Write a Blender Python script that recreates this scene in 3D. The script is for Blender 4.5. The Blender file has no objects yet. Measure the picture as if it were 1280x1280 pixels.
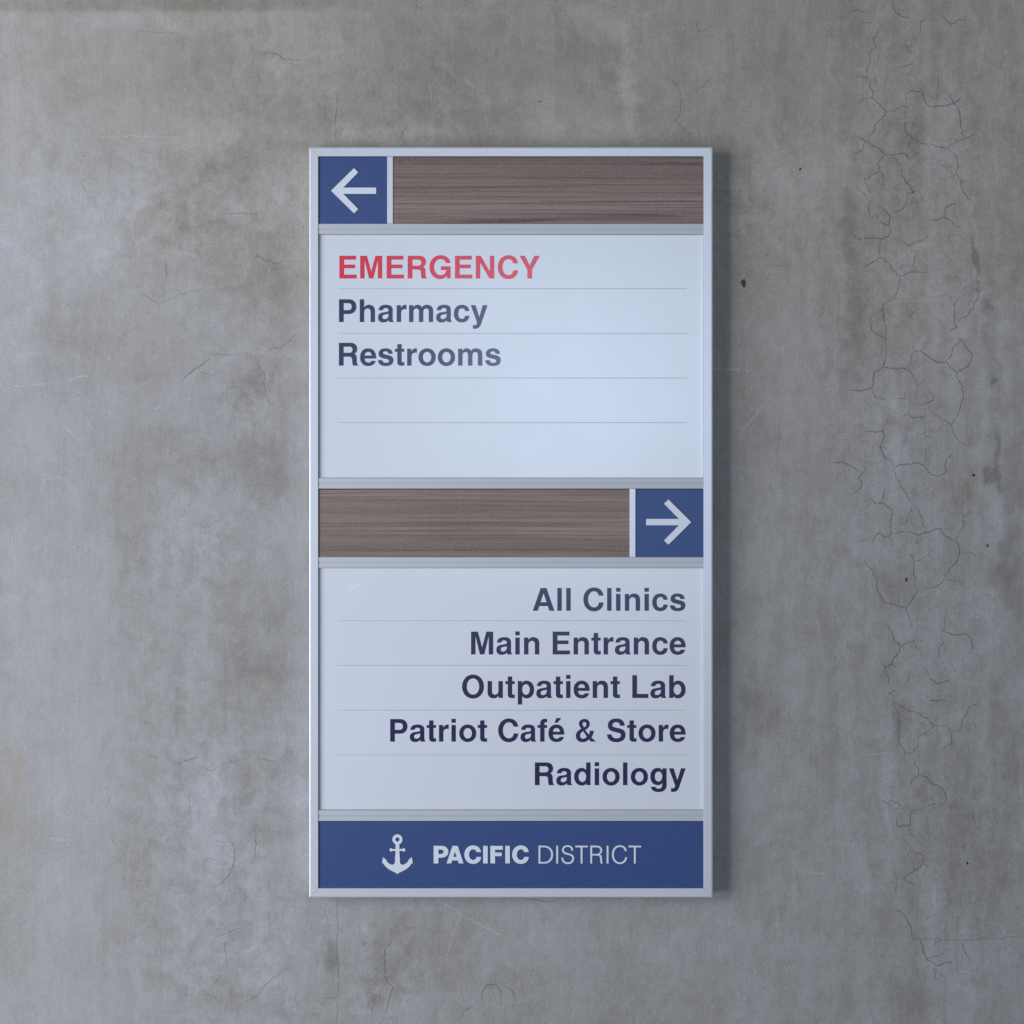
import bpy, math, random
import numpy as np
from mathutils import Vector

random.seed(7)
rng = np.random.default_rng(11)
sc = bpy.context.scene
COL = sc.collection

# ------------------------------------------------------------------ camera, world, lamps
Z0 = 1.50            # height of the picture's centre above the floor
DEPTH = 0.030        # the sign stands 30 mm off the wall
DIST = 2.20          # camera to the sign's front face

cam = bpy.data.cameras.new("camera")
cam.sensor_width = 36.0
cam.lens = 36.0 * DIST / 1.280
cam.clip_start = 0.05
cam.clip_end = 100.0
cam_ob = bpy.data.objects.new("camera", cam)
COL.objects.link(cam_ob)
cam_ob.location = (0.0, -DEPTH - DIST, Z0)
cam_ob.rotation_euler = (math.radians(90), 0, 0)
sc.camera = cam_ob

world = bpy.data.worlds.new("World")
sc.world = world
world.use_nodes = True
bg = world.node_tree.nodes["Background"]
bg.inputs[0].default_value = (0.95, 0.95, 1.0, 1)
bg.inputs[1].default_value = 0.125


def area(name, loc, target, sx, sy, power, color):
    l = bpy.data.lights.new(name, 'AREA')
    l.shape = 'RECTANGLE'
    l.size, l.size_y = sx, sy
    l.energy = power
    l.color = color
    o = bpy.data.objects.new(name, l)
    COL.objects.link(o)
    o.location = loc
    o.rotation_euler = (Vector(target) - Vector(loc)).to_track_quat('-Z', 'Y').to_euler()
    return o


# tall daylight window off to the left: gives the crisp edge of the shadow right of the sign
area("window_light_side", (-1.50, -2.00, Z0 - 0.05), (0.1, 0, Z0), 0.28, 1.7, 15.0, (0.96, 0.97, 1.0))
# the wide window beside it, farther round to the left: the long soft part of that shadow
area("window_light_wide", (-2.60, -1.75, Z0 - 0.20), (-1.0, 0, Z0 - 0.1), 1.70, 2.0, 60.5, (0.885, 0.905, 1.0))
# blue-ish window far behind the camera: its soft reflection lies on the upper white panel
area("window_light_back", (0.36, -5.0, Z0 + 0.50), (0.1, 0, Z0 + 0.05), 1.25, 1.0, 42.0, (0.60, 0.77, 1.0))

sc.view_settings.view_transform = 'Standard'
sc.view_settings.look = 'None'
sc.view_settings.exposure = 0.15
sc.view_settings.gamma = 1.0
sc.view_settings.use_curve_mapping = False


# ------------------------------------------------------------------ material helpers
class NT:
    def __init__(self, name):
        self.m = bpy.data.materials.new(name)
        self.m.use_nodes = True
        self.t = self.m.node_tree
        self.b = self.t.nodes["Principled BSDF"]

    def n(self, typ, **kw):
        nd = self.t.nodes.new(typ)
        for k, v in kw.items():
            setattr(nd, k, v)
        return nd

    def link(self, a, b):
        self.t.links.new(a, b)

    def val(self, sock, v):
        if isinstance(v, bpy.types.NodeSocket):
            self.link(v, sock)
        else:
            sock.default_value = v

    def math(self, op, a, b=None, c=None, clamp=False):
        nd = self.n('ShaderNodeMath', operation=op, use_clamp=clamp)
        self.val(nd.inputs[0], a)
        if b is not None:
            self.val(nd.inputs[1], b)
        if c is not None:
            self.val(nd.inputs[2], c)
        return nd.outputs[0]

    def noise(self, vec, scale, detail=4.0, rough=0.55, dist=0.0, out=0):
        nd = self.n('ShaderNodeTexNoise')
        self.link(vec, nd.inputs['Vector'])
        nd.inputs['Scale'].default_value = scale
        nd.inputs['Detail'].default_value = detail
        nd.inputs['Roughness'].default_value = rough
        nd.inputs['Distortion'].default_value = dist
        return nd.outputs[out]

    def mapping(self, vec, scale=(1, 1, 1), loc=(0, 0, 0), rot=(0, 0, 0)):
        nd = self.n('ShaderNodeMapping')
        self.link(vec, nd.inputs[0])
        nd.inputs['Location'].default_value = loc
        nd.inputs['Rotation'].default_value = rot
        nd.inputs['Scale'].default_value = scale
        return nd.outputs[0]

    def ramp(self, f, stops, interp='LINEAR'):
        nd = self.n('ShaderNodeValToRGB')
        nd.color_ramp.interpolation = interp
        el = nd.color_ramp.elements
        while len(el) < len(stops):
            el.new(0.5)
        for e, (p, c) in zip(el, stops):
            e.position = p
            e.color = c if len(c) == 4 else (*c, 1)
        self.link(f, nd.inputs[0])
        return nd.outputs[0]

    def mr(self, f, a, b, c=0.0, d=1.0, smooth=True):
        nd = self.n('ShaderNodeMapRange')
        nd.interpolation_type = 'SMOOTHSTEP' if smooth else 'LINEAR'
        self.val(nd.inputs[0], f)
        for i, v in enumerate((a, b, c, d)):
            self.val(nd.inputs[1 + i], v)
        return nd.outputs[0]

    def mix(self, fac, a, b, blend='MIX'):
        nd = self.n('ShaderNodeMix', data_type='RGBA', blend_type=blend)
        self.val(nd.inputs[0], fac)
        self.val(nd.inputs[6], a)
        self.val(nd.inputs[7], b)
        return nd.outputs[2]

    def pos(self):
        return self.n('ShaderNodeNewGeometry').outputs['Position']

    def bump(self, h, dist, strength=1.0, normal=None):
        nd = self.n('ShaderNodeBump')
        nd.inputs['Strength'].default_value = strength
        nd.inputs['Distance'].default_value = dist
        self.link(h, nd.inputs['Height'])
        if normal is not None:
            self.link(normal, nd.inputs['Normal'])
        return nd.outputs[0]


def rgb(r, g, b):
    return (r, g, b, 1.0)


# --- concrete
def make_concrete():
    t = NT("concrete")
    P = t.pos()

    def attr(name, sock='Fac'):
        nd = t.n('ShaderNodeAttribute', attribute_name=name)
        return nd.outputs[sock]

    tone = attr("tone")
    streak_amt = attr("streak")
    craze_amt = attr("craze")
    mott_amt = attr("mottle")
    rust = attr("rust")

    warp = t.n('ShaderNodeVectorMath', operation='SCALE')
    nw = t.n('ShaderNodeVectorMath', operation='SUBTRACT')
    t.link(t.noise(P, 22.0, 5.0, 0.6, out=1), nw.inputs[0])
    nw.inputs[1].default_value = (0.5, 0.5, 0.5)
    t.link(nw.outputs[0], warp.inputs[0])
    warp.inputs['Scale'].default_value = 0.05
    wp = t.n('ShaderNodeVectorMath', operation='ADD')
    t.link(P, wp.inputs[0])
    t.link(warp.outputs[0], wp.inputs[1])
    W = wp.outputs[0]

    n_med = t.noise(W, 9.0, 6.0, 0.62)
    n_mott = t.noise(W, 48.0, 6.0, 0.70)
    n_fine = t.noise(P, 320.0, 3.0, 0.6)
    n_grain = t.noise(P, 900.0, 2.0, 0.5)
    n_str = t.noise(t.mapping(W, (46.0, 1.0, 3.2)), 1.0, 5.0, 0.62)
    n_wood = t.noise(t.mapping(P, (260.0, 1.0, 16.0)), 1.0, 3.0, 0.6)

    f = tone
    f = t.math('ADD', f, t.math('MULTIPLY', t.math('SUBTRACT', n_med, 0.5), 0.40))
    f = t.math('ADD', f, t.math('MULTIPLY', t.math('SUBTRACT', n_mott, 0.5), mott_amt))
    f = t.math('ADD', f, t.math('MULTIPLY', t.math('SUBTRACT', n_str, 0.5), streak_amt))
    f = t.math('ADD', f, t.math('MULTIPLY', t.math('SUBTRACT', n_wood, 0.5), 0.16))
    f = t.math('ADD', f, t.math('MULTIPLY', t.math('SUBTRACT', n_fine, 0.5), 0.22))
    f = t.math('ADD', f, t.math('MULTIPLY', t.math('SUBTRACT', n_grain, 0.5), 0.24))
    colr = t.ramp(f, [(0.0, (0.150, 0.139, 0.122)), (0.35, (0.259, 0.244, 0.222)),
                      (0.55, (0.337, 0.325, 0.311)), (0.76, (0.408, 0.406, 0.414)),
                      (1.0, (0.490, 0.495, 0.518))])
    # warmer tint high on the wall, cooler low down and at the left
    colr = t.mix(t.mr(t.math('ADD', attr("warm"), t.math('MULTIPLY', t.math('SUBTRACT', n_med, 0.5), -0.6)), 0.2, 0.9), t.mix(1.0, colr, rgb(0.975, 1.0, 1.035), 'MULTIPLY'), t.mix(1.0, colr, rgb(1.03, 1.0, 0.94), 'MULTIPLY'))
    # lime bloom: crisp-edged pale flecks where the tone is already pale
    bloom = t.math('MULTIPLY', t.mr(t.noise(W, 120.0, 6.0, 0.7), 0.56, 0.72), t.mr(f, 0.45, 0.9))
    colr = t.mix(t.math('MULTIPLY', bloom, 0.35), colr, rgb(0.54, 0.55, 0.57))
    # small dark pits and flecks
    pit_n = t.noise(P, 260.0, 4.0, 0.75)
    pits = t.math('MULTIPLY', t.mr(pit_n, 0.60, 0.70), t.mr(t.noise(P, 14.0, 3.0, 0.6), 0.46, 0.62))
    colr = t.mix(t.math('MULTIPLY', pits, 0.50), colr, rgb(0.10, 0.095, 0.085))
    pores = t.mr(t.noise(P, 520.0, 2.0, 0.5), 0.67, 0.73)
    colr = t.mix(t.math('MULTIPLY', pores, 0.45), colr, rgb(0.11, 0.105, 0.095))
    # rubbed-in scuffs, broken up by the vertical grain of the face
    sn = t.math('ADD', t.math('MULTIPLY', t.noise(t.mapping(P, (420.0, 1.0, 90.0)), 1.0, 4.0, 0.7), 0.7), t.math('MULTIPLY', pit_n, 0.3))
    sc_f = t.mr(t.math('ADD', sn, t.math('MULTIPLY', attr("scuff"), 0.34)), 0.62, 0.84)
    colr = t.mix(t.math('MULTIPLY', sc_f, 0.62), colr, rgb(0.125, 0.118, 0.108))
    # iron / oil tint
    colr = t.mix(t.math('MULTIPLY', rust, t.mr(n_mott, 0.25, 0.6)), colr, rgb(0.30, 0.262, 0.190))

    # traced cracks: vector to the nearest crack plus a guard distance
    def lines(vn, dn, wn, soft, jit):
        v = t.n('ShaderNodeAttribute', attribute_name=vn).outputs['Vector']
        jn = t.n('ShaderNodeVectorMath', operation='SUBTRACT')
        t.link(t.noise(P, 260.0, 2.0, 0.6, out=1), jn.inputs[0])
        jn.inputs[1].default_value = (0.5, 0.5, 0.5)
        js = t.n('ShaderNodeVectorMath', operation='MULTIPLY_ADD')
        t.link(jn.outputs[0], js.inputs[0])
        js.inputs[1].default_value = (jit, 0.0, jit)
        t.link(v, js.inputs[2])
        ln = t.n('ShaderNodeVectorMath', operation='LENGTH')
        t.link(js.outputs[0], ln.inputs[0])
        d = t.math('MAXIMUM', ln.outputs['Value'], t.math('SUBTRACT', attr(dn), 0.0025))
        w = attr(wn)
        return t.mr(d, t.math('MULTIPLY', w, 0.25), t.math('ADD', w, soft), 1.0, 0.0)

    crack = lines("crack_vec", "crack_dist", "crack_w", 0.00024, 0.0020)
    brk = t.mr(t.noise(P, 70.0, 3.0, 0.6), 0.26, 0.50, 0.72, 1.0)
    crack = t.math('MULTIPLY', crack, brk)
    crack = t.math('MULTIPLY', crack, t.mr(attr("crack_w"), 0.00015, 0.00055, 0.42, 1.0))
    scr = lines("scratch_vec", "scratch_dist", "scratch_w", 0.0004, 0.0010)
    scr = t.math('MULTIPLY', scr, t.mr(t.noise(P, 130.0, 3.0, 0.6), 0.36, 0.62, 0.15, 1.0))
    # hairline crazing
    vor = t.n('ShaderNodeTexVoronoi', feature='DISTANCE_TO_EDGE')
    t.link(W, vor.inputs['Vector'])
    vor.inputs['Scale'].default_value = 62.0
    cz = t.mr(vor.outputs['Distance'], 0.0, 0.036, 1.0, 0.0)
    cz = t.math('MULTIPLY', cz, t.mr(t.noise(P, 26.0, 3.0, 0.6), 0.47, 0.62))
    cz = t.math('MULTIPLY', cz, craze_amt)
    colr = t.mix(t.math('MULTIPLY', cz, 0.55), colr, rgb(0.10, 0.095, 0.085))
    colr = t.mix(t.math('MULTIPLY', scr, 0.45), colr, rgb(0.62, 0.63, 0.65))
    colr = t.mix(t.math('MULTIPLY', crack, 0.52), colr, rgb(0.070, 0.066, 0.060))
    t.link(colr, t.b.inputs['Base Color'])
    t.link(t.mr(f, 0.2, 0.9, 0.55, 0.78), t.b.inputs['Roughness'])
    t.b.inputs['Specular IOR Level'].default_value = 0.25
    h = t.math('MULTIPLY', t.noise(P, 60.0, 4.0, 0.65), 0.9)
    h = t.math('ADD', h, t.math('MULTIPLY', n_fine, 0.30))
    h = t.math('SUBTRACT', h, t.math('MULTIPLY', crack, 0.7))
    t.link(t.bump(h, 0.0011, 0.8), t.b.inputs['Normal'])
    return t.m


def make_aluminium(name, k, rough):
    t = NT(name)
    P = t.pos()
    n = t.noise(t.mapping(P, (300, 300, 300)), 1.0, 3.0, 0.6)
    big = t.noise(P, 5.0, 3.0, 0.5)
    lo = tuple(k * c for c in (0.550, 0.575, 0.625))
    hi = tuple(k * c for c in (0.590, 0.615, 0.665))
    c = t.ramp(t.math('ADD', t.math('MULTIPLY', n, 0.6), t.math('MULTIPLY', big, 0.4)), [(0.3, lo), (0.7, hi)])
    t.link(c, t.b.inputs['Base Color'])
    t.b.inputs['Metallic'].default_value = 0.20
    t.b.inputs['Specular IOR Level'].default_value = 0.35
    t.link(t.mr(n, 0.2, 0.8, rough - 0.03, rough + 0.03), t.b.inputs['Roughness'])
    return t.m


def make_white_panel(name, smudge=None):
    t = NT(name)
    P = t.pos()
    n = t.noise(P, 6.0, 3.0, 0.5)
    c = t.ramp(n, [(0.25, (0.642, 0.680, 0.745)), (0.75, (0.657, 0.696, 0.760))])
    r = t.mr(t.noise(P, 14.0, 4.0, 0.6), 0.3, 0.7, 0.245, 0.262)
    if smudge:
        d = t.n('ShaderNodeVectorMath', operation='DISTANCE')
        t.link(P, d.inputs[0])
        d.inputs[1].default_value = smudge
        m = t.math('MULTIPLY', t.mr(d.outputs['Value'], 0.004, 0.018, 1.0, 0.0),
                   t.mr(t.noise(P, 190.0, 4.0, 0.65, 0.8), 0.52, 0.60))
        c = t.mix(t.math('MULTIPLY', m, 0.8), c, rgb(0.76, 0.785, 0.83))
    t.link(c, t.b.inputs['Base Color'])
    t.link(r, t.b.inputs['Roughness'])
    t.b.inputs['Specular IOR Level'].default_value = 0.5
    t.link(t.bump(t.noise(P, 900, 2, 0.5), 0.00002, 0.3), t.b.inputs['Normal'])
    return t.m


def make_plain(name, c, rough, spec=0.5, var=0.06, scale=500.0):
    t = NT(name)
    P = t.pos()
    n = t.noise(P, scale, 3.0, 0.6)
    lo = tuple(x * (1 - var) for x in c)
    hi = tuple(x * (1 + var) for x in c)
    t.link(t.ramp(n, [(0.25, lo), (0.75, hi)]), t.b.inputs['Base Color'])
    t.link(t.mr(n, 0.2, 0.8, rough - 0.03, rough + 0.03), t.b.inputs['Roughness'])
    t.b.inputs['Specular IOR Level'].default_value = spec
    t.link(t.bump(n, 0.00003, 0.4), t.b.inputs['Normal'])
    return t.m


def make_wood(name, seed, cols, nlines, lamt):
    t = NT(name)
    P = t.pos()
    wv = t.noise(t.mapping(P, (1.1, 1, 5.0), (seed, 0, seed * 2)), 1.0, 3.0, 0.5)
    off = t.n('ShaderNodeCombineXYZ')
    t.link(t.math('MULTIPLY', t.math('SUBTRACT', wv, 0.5), 0.012), off.inputs[2])
    ad = t.n('ShaderNodeVectorMath', operation='ADD')
    t.link(P, ad.inputs[0])
    t.link(off.outputs[0], ad.inputs[1])
    V = ad.outputs[0]
    broad = t.noise(t.mapping(V, (0.5, 1, 30.0), (seed * 3, 0, seed)), 1.0, 3.0, 0.5)
    rings = t.noise(t.mapping(V, (0.28, 1, 34.0), (seed, 0, seed * 7)), 1.0, 2.5, 0.55)
    saw = t.math('FRACT', t.math('MULTIPLY', rings, nlines))
    line = t.mr(saw, 0.0, 0.20, 1.0, 0.0)
    lmask = t.mr(t.noise(t.mapping(V, (1.6, 1, 60.0), (seed, 0, seed * 4)), 1.0, 2.0, 0.5), 0.38, 0.56)
    mid = t.noise(t.mapping(V, (1.5, 1, 300.0), (seed, 0, seed * 7)), 1.0, 3.0, 0.6)
    fine = t.noise(t.mapping(V, (5.0, 1, 700.0), (seed, 0, seed * 5)), 1.0, 3.0, 0.65)
    pore = t.noise(t.mapping(V, (90.0, 1, 900.0), (seed, 0, seed)), 1.0, 2.0, 0.6)
    speck = t.noise(P, 800.0, 2.0, 0.6)
    f = t.math('MULTIPLY', broad, 0.55)
    f = t.math('ADD', f, t.math('MULTIPLY', mid, 0.28))
    f = t.math('ADD', f, t.math('MULTIPLY', fine, 0.17))
    c = t.ramp(f, cols)
    c = t.mix(t.math('MULTIPLY', t.math('MULTIPLY', line, lmask), lamt), c, rgb(0.050, 0.036, 0.036))
    saw2 = t.math('FRACT', t.math('MULTIPLY', t.noise(t.mapping(V, (0.35, 1, 60.0), (seed * 2, 0, seed * 9)), 1.0, 2.0, 0.5), nlines * 1.3))
    c = t.mix(t.math('MULTIPLY', t.mr(saw2, 0.0, 0.28, 1.0, 0.0), 0.55 * lamt), c, rgb(0.065, 0.047, 0.045))
    c = t.mix(t.math('MULTIPLY', t.mr(mid, 0.50, 0.60), 0.62), c, rgb(0.080, 0.058, 0.055))
    c = t.mix(t.math('MULTIPLY', t.mr(fine, 0.50, 0.62), 0.55), c, rgb(0.085, 0.064, 0.06))
    c = t.mix(t.math('MULTIPLY', t.mr(pore, 0.55, 0.72), 0.40), c, rgb(0.09, 0.07, 0.064))
    c = t.mix(t.math('MULTIPLY', t.mr(speck, 0.46, 0.70), 0.38), c, rgb(0.30, 0.255, 0.235))
    t.link(c, t.b.inputs['Base Color'])
    t.b.inputs['Roughness'].default_value = 0.48
    t.b.inputs['Specular IOR Level'].default_value = 0.4
    t.link(t.bump(fine, 0.00012, 0.5), t.b.inputs['Normal'])
    return t.m


def wx(px):
    return (px - 640.0) / 1000.0


def wz(py):
    return Z0 + (640.0 - py) / 1000.0


M = {}
M['concrete'] = make_concrete()
M['alu'] = make_aluminium("satin_aluminium", 1.05, 0.36)
M['alu_bar'] = make_aluminium("dull_aluminium", 0.86, 0.55)
M['white'] = make_white_panel("white_panel")
M['white2'] = make_white_panel("white_panel_smudged", (wx(442), -0.0258, wz(738)))
M['blue'] = make_plain("navy_blue_panel", (0.026, 0.062, 0.200), 0.45, 0.45, 0.10, 380.0)
M['acrylic'] = make_plain("pale_grey_acrylic", (0.66, 0.71, 0.78), 0.45, 0.4, 0.02)
M['red'] = make_plain("red_vinyl", (0.68, 0.018, 0.050), 0.255, 0.5, 0.04)
M['navy'] = make_plain("dark_navy_vinyl", (0.018, 0.017, 0.075), 0.255, 0.5, 0.06)
M['rule'] = make_plain("grey_print", (0.44, 0.48, 0.54), 0.45, 0.4, 0.04)
M['back'] = make_plain("dark_grey_sheet", (0.035, 0.033, 0.045), 0.7, 0.3, 0.05)
M['rust'] = make_plain("rusty_iron", (0.105, 0.045, 0.028), 0.8, 0.3, 0.4, 700.0)
M['hole'] = make_plain("black_speck", (0.012, 0.012, 0.012), 0.9, 0.2, 0.2)
woodcols = [(0.34, (0.140, 0.090, 0.073)), (0.45, (0.225, 0.156, 0.130)),
            (0.54, (0.292, 0.212, 0.178)), (0.66, (0.350, 0.262, 0.216))]
M['wood_a'] = make_wood("walnut_laminate_streaked", 3.1, woodcols, 9.0, 0.95)
M['wood_b'] = make_wood("walnut_laminate_fine", 8.7, woodcols, 12.0, 0.60)


def mesh_obj(name, verts, faces, mat, parent=None, smooth=False):
    me = bpy.data.meshes.new(name)
    me.from_pydata([tuple(v) for v in verts], [], faces)
    me.materials.append(mat)
    if smooth:
        me.polygons.foreach_set('use_smooth', [True] * len(me.polygons))
    me.update()
    o = bpy.data.objects.new(name, me)
    COL.objects.link(o)
    if parent is not None:
        o.parent = parent
    return o


# ------------------------------------------------------------------ the concrete wall
WS = (DIST + DEPTH) / DIST       # the wall lies behind the sign's face: picture px -> wall mm


def wall_pt(px, py):
    return ((px - 640.0) / 1000.0 * WS, (640.0 - py) / 1000.0 * WS)


def noise2(x, y, seed):
    xi = np.floor(x).astype(np.int64)
    yi = np.floor(y).astype(np.int64)
    fx, fy = x - xi, y - yi
    fx = fx * fx * (3 - 2 * fx)
    fy = fy * fy * (3 - 2 * fy)

    def h(a, b):
        n = (a * 374761393 + b * 668265263 + seed * 974711) & 0x7fffffff
        n = ((n ^ (n >> 13)) * 1274126177) & 0x7fffffff
        return ((n ^ (n >> 16)) & 0xffff) / 65535.0
    a = h(xi, yi) * (1 - fx) + h(xi + 1, yi) * fx
    b = h(xi, yi + 1) * (1 - fx) + h(xi + 1, yi + 1) * fx
    return a * (1 - fy) + b * fy


def fbm(x, y, seed, oct=4, gain=0.55):
    s, a, tot = 0.0, 1.0, 0.0
    for i in range(oct):
        s = s + a * noise2(x * 2 ** i, y * 2 ** i, seed + 17 * i)
        tot += a
        a *= gain
    return s / tot - 0.5


CELL = 0.0016
inner = np.arange(-0.70, 0.7001, CELL)
outer = 0.70 + np.cumsum(CELL * 1.18 ** np.arange(1, 40))
outer = outer[outer < 4.2]
gx = np.concatenate([-outer[::-1], inner, outer])
gz = np.concatenate([-outer[::-1][outer[::-1] < 1.45], inner, outer[outer < 2.0]])
NX, NZ = len(gx), len(gz)
X, Zg = np.meshgrid(gx, gz)          # rows = z
PXX = X / WS * 1000 + 640            # back to picture px for placing marks
PYY = 640 - Zg / WS * 1000

# -- tone field: (cx, cy, rx, ry, rotation deg, amount); >0 pale, <0 dark
BLOBS = [
    (210, 5, 230, 9, 0, -.10), (210, 26, 190, 12, 0, .09), (25, 200, 30, 260, 0, .12),  # third blob: bluish light along the left edge, painted as pale tone
    (230, 80, 90, 40, 5, -.10), (330, 140, 55, 35, 0, -.16), (275, 165, 40, 14, -8, .20),
    (150, 190, 70, 14, 0, -.06), (315, 198, 55, 24, -14, -.22), (265, 225, 60, 25, 0, -.10),
    (120, 285, 45, 50, 20, .20), (60, 230, 40, 22, 0, .10), (170, 255, 60, 14, -20, .13),
    (255, 275, 55, 50, 0, -.14), (330, 245, 50, 35, 0, .14), (185, 320, 90, 22, 0, .10),
    (215, 375, 40, 30, 0, .05), (330, 360, 60, 30, 0, -.14), (80, 440, 45, 60, 0, -.12),
    (45, 395, 14, 16, 0, .14), (320, 430, 60, 20, 20, .06), (312, 485, 26, 22, 0, -.26),
    (345, 520, 22, 60, 0, .06), (330, 590, 34, 36, 30, -.20), (345, 560, 14, 70, 20, -.08),
    (215, 570, 90, 40, 0, -.10), (150, 500, 60, 30, 30, .05), (60, 740, 70, 190, 0, .16),
    (235, 650, 60, 40, 20, .09), (165, 700, 20, 120, 0, -.09), (310, 800, 60, 80, 0, -.16),
    (235, 720, 60, 60, 0, .05), (245, 830, 14, 40, 10, .14), (225, 880, 10, 30, 8, -.16),
    (345, 840, 25, 20, 0, -.14), (335, 960, 55, 22, 0, -.15), (258, 985, 18, 40, 5, .24),
    (275, 1040, 30, 50, 0, .12), (335, 1035, 35, 30, 0, -.16), (180, 1000, 22, 120, 0, -.10),
    (90, 1000, 60, 160, 0, .10), (190, 1160, 25, 60, 0, -.12), (70, 1200, 50, 120, 0, .12),
    (240, 1100, 60, 60, 0, .08), (290, 1250, 60, 25, 0, -.12), (188, 1158, 9, 4, -15, -.45),
    (340, 1190, 40, 60, 0, .06), (380, 1150, 30, 60, 0, -.06),
    # above the sign
    (540, 130, 120, 45, 0, -.18), (410, 70, 55, 60, 0, .07), (480, 170, 95, 15, 0, .24),
    (608, 158, 38, 22, 10, -.20), (620, 60, 110, 50, 0, -.10), (660, 130, 40, 40, 0, .10),
    (700, 165, 70, 20, 0, .16), (785, 110, 10, 62, -3, .28), (745, 25, 40, 16, 25, .22),
    (735, 75, 35, 40, 0, -.08), (860, 70, 50, 80, 0, -.07), (650, 45, 30, 30, 0, .06),
    (395, 150, 40, 12, 0, -.10), (890, 30, 60, 60, 0, .04),
    # right of the sign
    (1000, 205, 70, 35, 0, .16), (960, 150, 60, 60, 0, -.06), (985, 290, 45, 60, 0, .05),
    (1068, 330, 12, 150, 0, -.20), (1055, 90, 25, 120, 0, -.10), (1120, 130, 40, 60, 0, .08),
    (1150, 155, 12, 30, 0, -.22), (1185, 150, 22, 70, 0, .16), (1225, 110, 20, 120, 0, .05),
    (1150, 330, 40, 40, 0, .16), (1218, 325, 5, 28, -4, -.75), (1232, 335, 5, 6, 0, -.3),
    (1232, 382, 12, 7, 25, -.45), (1222, 360, 8, 6, 0, -.3), (1175, 420, 30, 60, 0, .22),
    (1242, 475, 6, 8, 0, -.65), (1238, 597, 7, 14, 0, -.70), (1249, 597, 4, 18, 0, -.6),
    (1208, 612, 10, 14, 0, -.18), (1245, 560, 4, 24, 0, -.25), (1268, 560, 14, 300, 0, -.20),
    (1240, 640, 12, 40, 0, .16), (1245, 395, 14, 30, 0, .12), (1128, 495, 24, 26, 0, .06),
    (1090, 520, 30, 60, 0, .12), (1120, 560, 14, 40, 0, .10), (1000, 560, 60, 80, 0, .05),
    (940, 500, 26, 100, 0, -.06), (960, 690, 40, 60, 0, .06), (1125, 735, 34, 28, 0, -.20),
    (1255, 710, 16, 40, 0, -.24), (1060, 700, 50, 60, 0, .05), (945, 890, 22, 42, 0, -.28),
    (1140, 900, 40, 50, 0, .05), (1125, 905, 8, 30, 0, -.16), (1148, 985, 12, 14, 0, -.22),
    (1272, 985, 10, 40, 0, -.3), (1200, 1010, 12, 60, 0, -.16), (1060, 1050, 60, 60, 0, .05),
    (1235, 1110, 22, 90, 0, -.16), (1000, 980, 60, 60, 0, -.05), (1240, 890, 14, 40, 0, -.14),
    (1180, 1220, 60, 40, 0, .05), (1135, 1245, 30, 30, 0, -.18), (960, 1200, 120, 60, 0, .06),
    # below the sign
    (455, 1180, 7, 7, 0, -.5), (465, 1250, 10, 26, -10, -.45), (412, 1200, 8, 26, 0, -.22),
    (480, 1200, 14, 60, 0, -.12), (440, 1160, 20, 30, 0, .14), (505, 1260, 40, 14, -30, .14),
    (570, 1190, 30, 60, 0, -.08), (570, 1235, 7, 9, 0, -.3), (625, 1215, 16, 12, 0, -.16),
    (700, 1180, 120, 50, 0, .05), (640, 1250, 60, 30, 0, .04), (820, 1160, 60, 40, 0, .03),
]
SCUFFS = [b for b in BLOBS if b[5] <= -.28 and min(b[2], b[3]) < 13]
BLOBS = [b for b in BLOBS if b not in SCUFFS]
wxp = PXX + 34 * fbm(PXX / 46, PYY / 46, 3, 5) + 26 * fbm(PXX / 14, PYY / 14, 5, 3)
wyp = PYY + 34 * fbm(PXX / 46, PYY / 46, 9, 5) + 26 * fbm(PXX / 14, PYY / 14, 13, 3)
tone = np.full_like(X, 0.50)
for cx, cy, rx, ry, rot, amt in BLOBS:
    a = math.radians(rot)
    k = 0.35 if min(rx, ry) < 12 else 1.0       # small marks are warped less
    qx = PXX + (wxp - PXX) * k - cx
    qy = PYY + (wyp - PYY) * k - cy
    u = (qx * math.cos(a) + qy * math.sin(a)) / rx
    v = (-qx * math.sin(a) + qy * math.cos(a)) / ry
    tone += 0.58 * amt * (1.7 if min(rx, ry) < 10 else 1.0) * np.exp(-(u * u + v * v) ** 1.5 * 0.8)
scuff = np.zeros_like(X)
for cx, cy, rx, ry, rot, amt in SCUFFS:
    a = math.radians(rot)
    qx = PXX + (wxp - PXX) * 0.4 - cx
    qy = PYY + (wyp - PYY) * 0.4 - cy
    u = (qx * math.cos(a) + qy * math.sin(a)) / (rx * 1.25)
    v = (-qx * math.sin(a) + qy * math.cos(a)) / (ry * 1.15)
    scuff += min(1.0, -amt * 1.5) * np.exp(-(u * u + v * v))
# formwork seam top-left: the strip above it is darker
seam = (PYY - 14 + 1.5 * fbm(PXX / 60, PYY / 60, 23)) / 1.1
tone += 0.05 * np.tanh(seam) * (1 / (1 + np.exp((PXX - 410) / 12)))
tone += 0.20 * fbm(PXX / 330, PYY / 330, 41, 5)

streak = 0.22 + 0.38 / (1 + np.exp(-(PXX - 1010) / 50))
streak = streak + 0.10 * np.exp(-((PXX - 240) / 120) ** 2) * (PYY > 700)


def blobsum(lst):
    s = np.zeros_like(X)
    for cx, cy, rx, ry, a in lst:
        s += a * np.exp(-(((wxp - cx) / rx) ** 2 + ((wyp - cy) / ry) ** 2))
    return np.clip(s, 0, 1.0)


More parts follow.
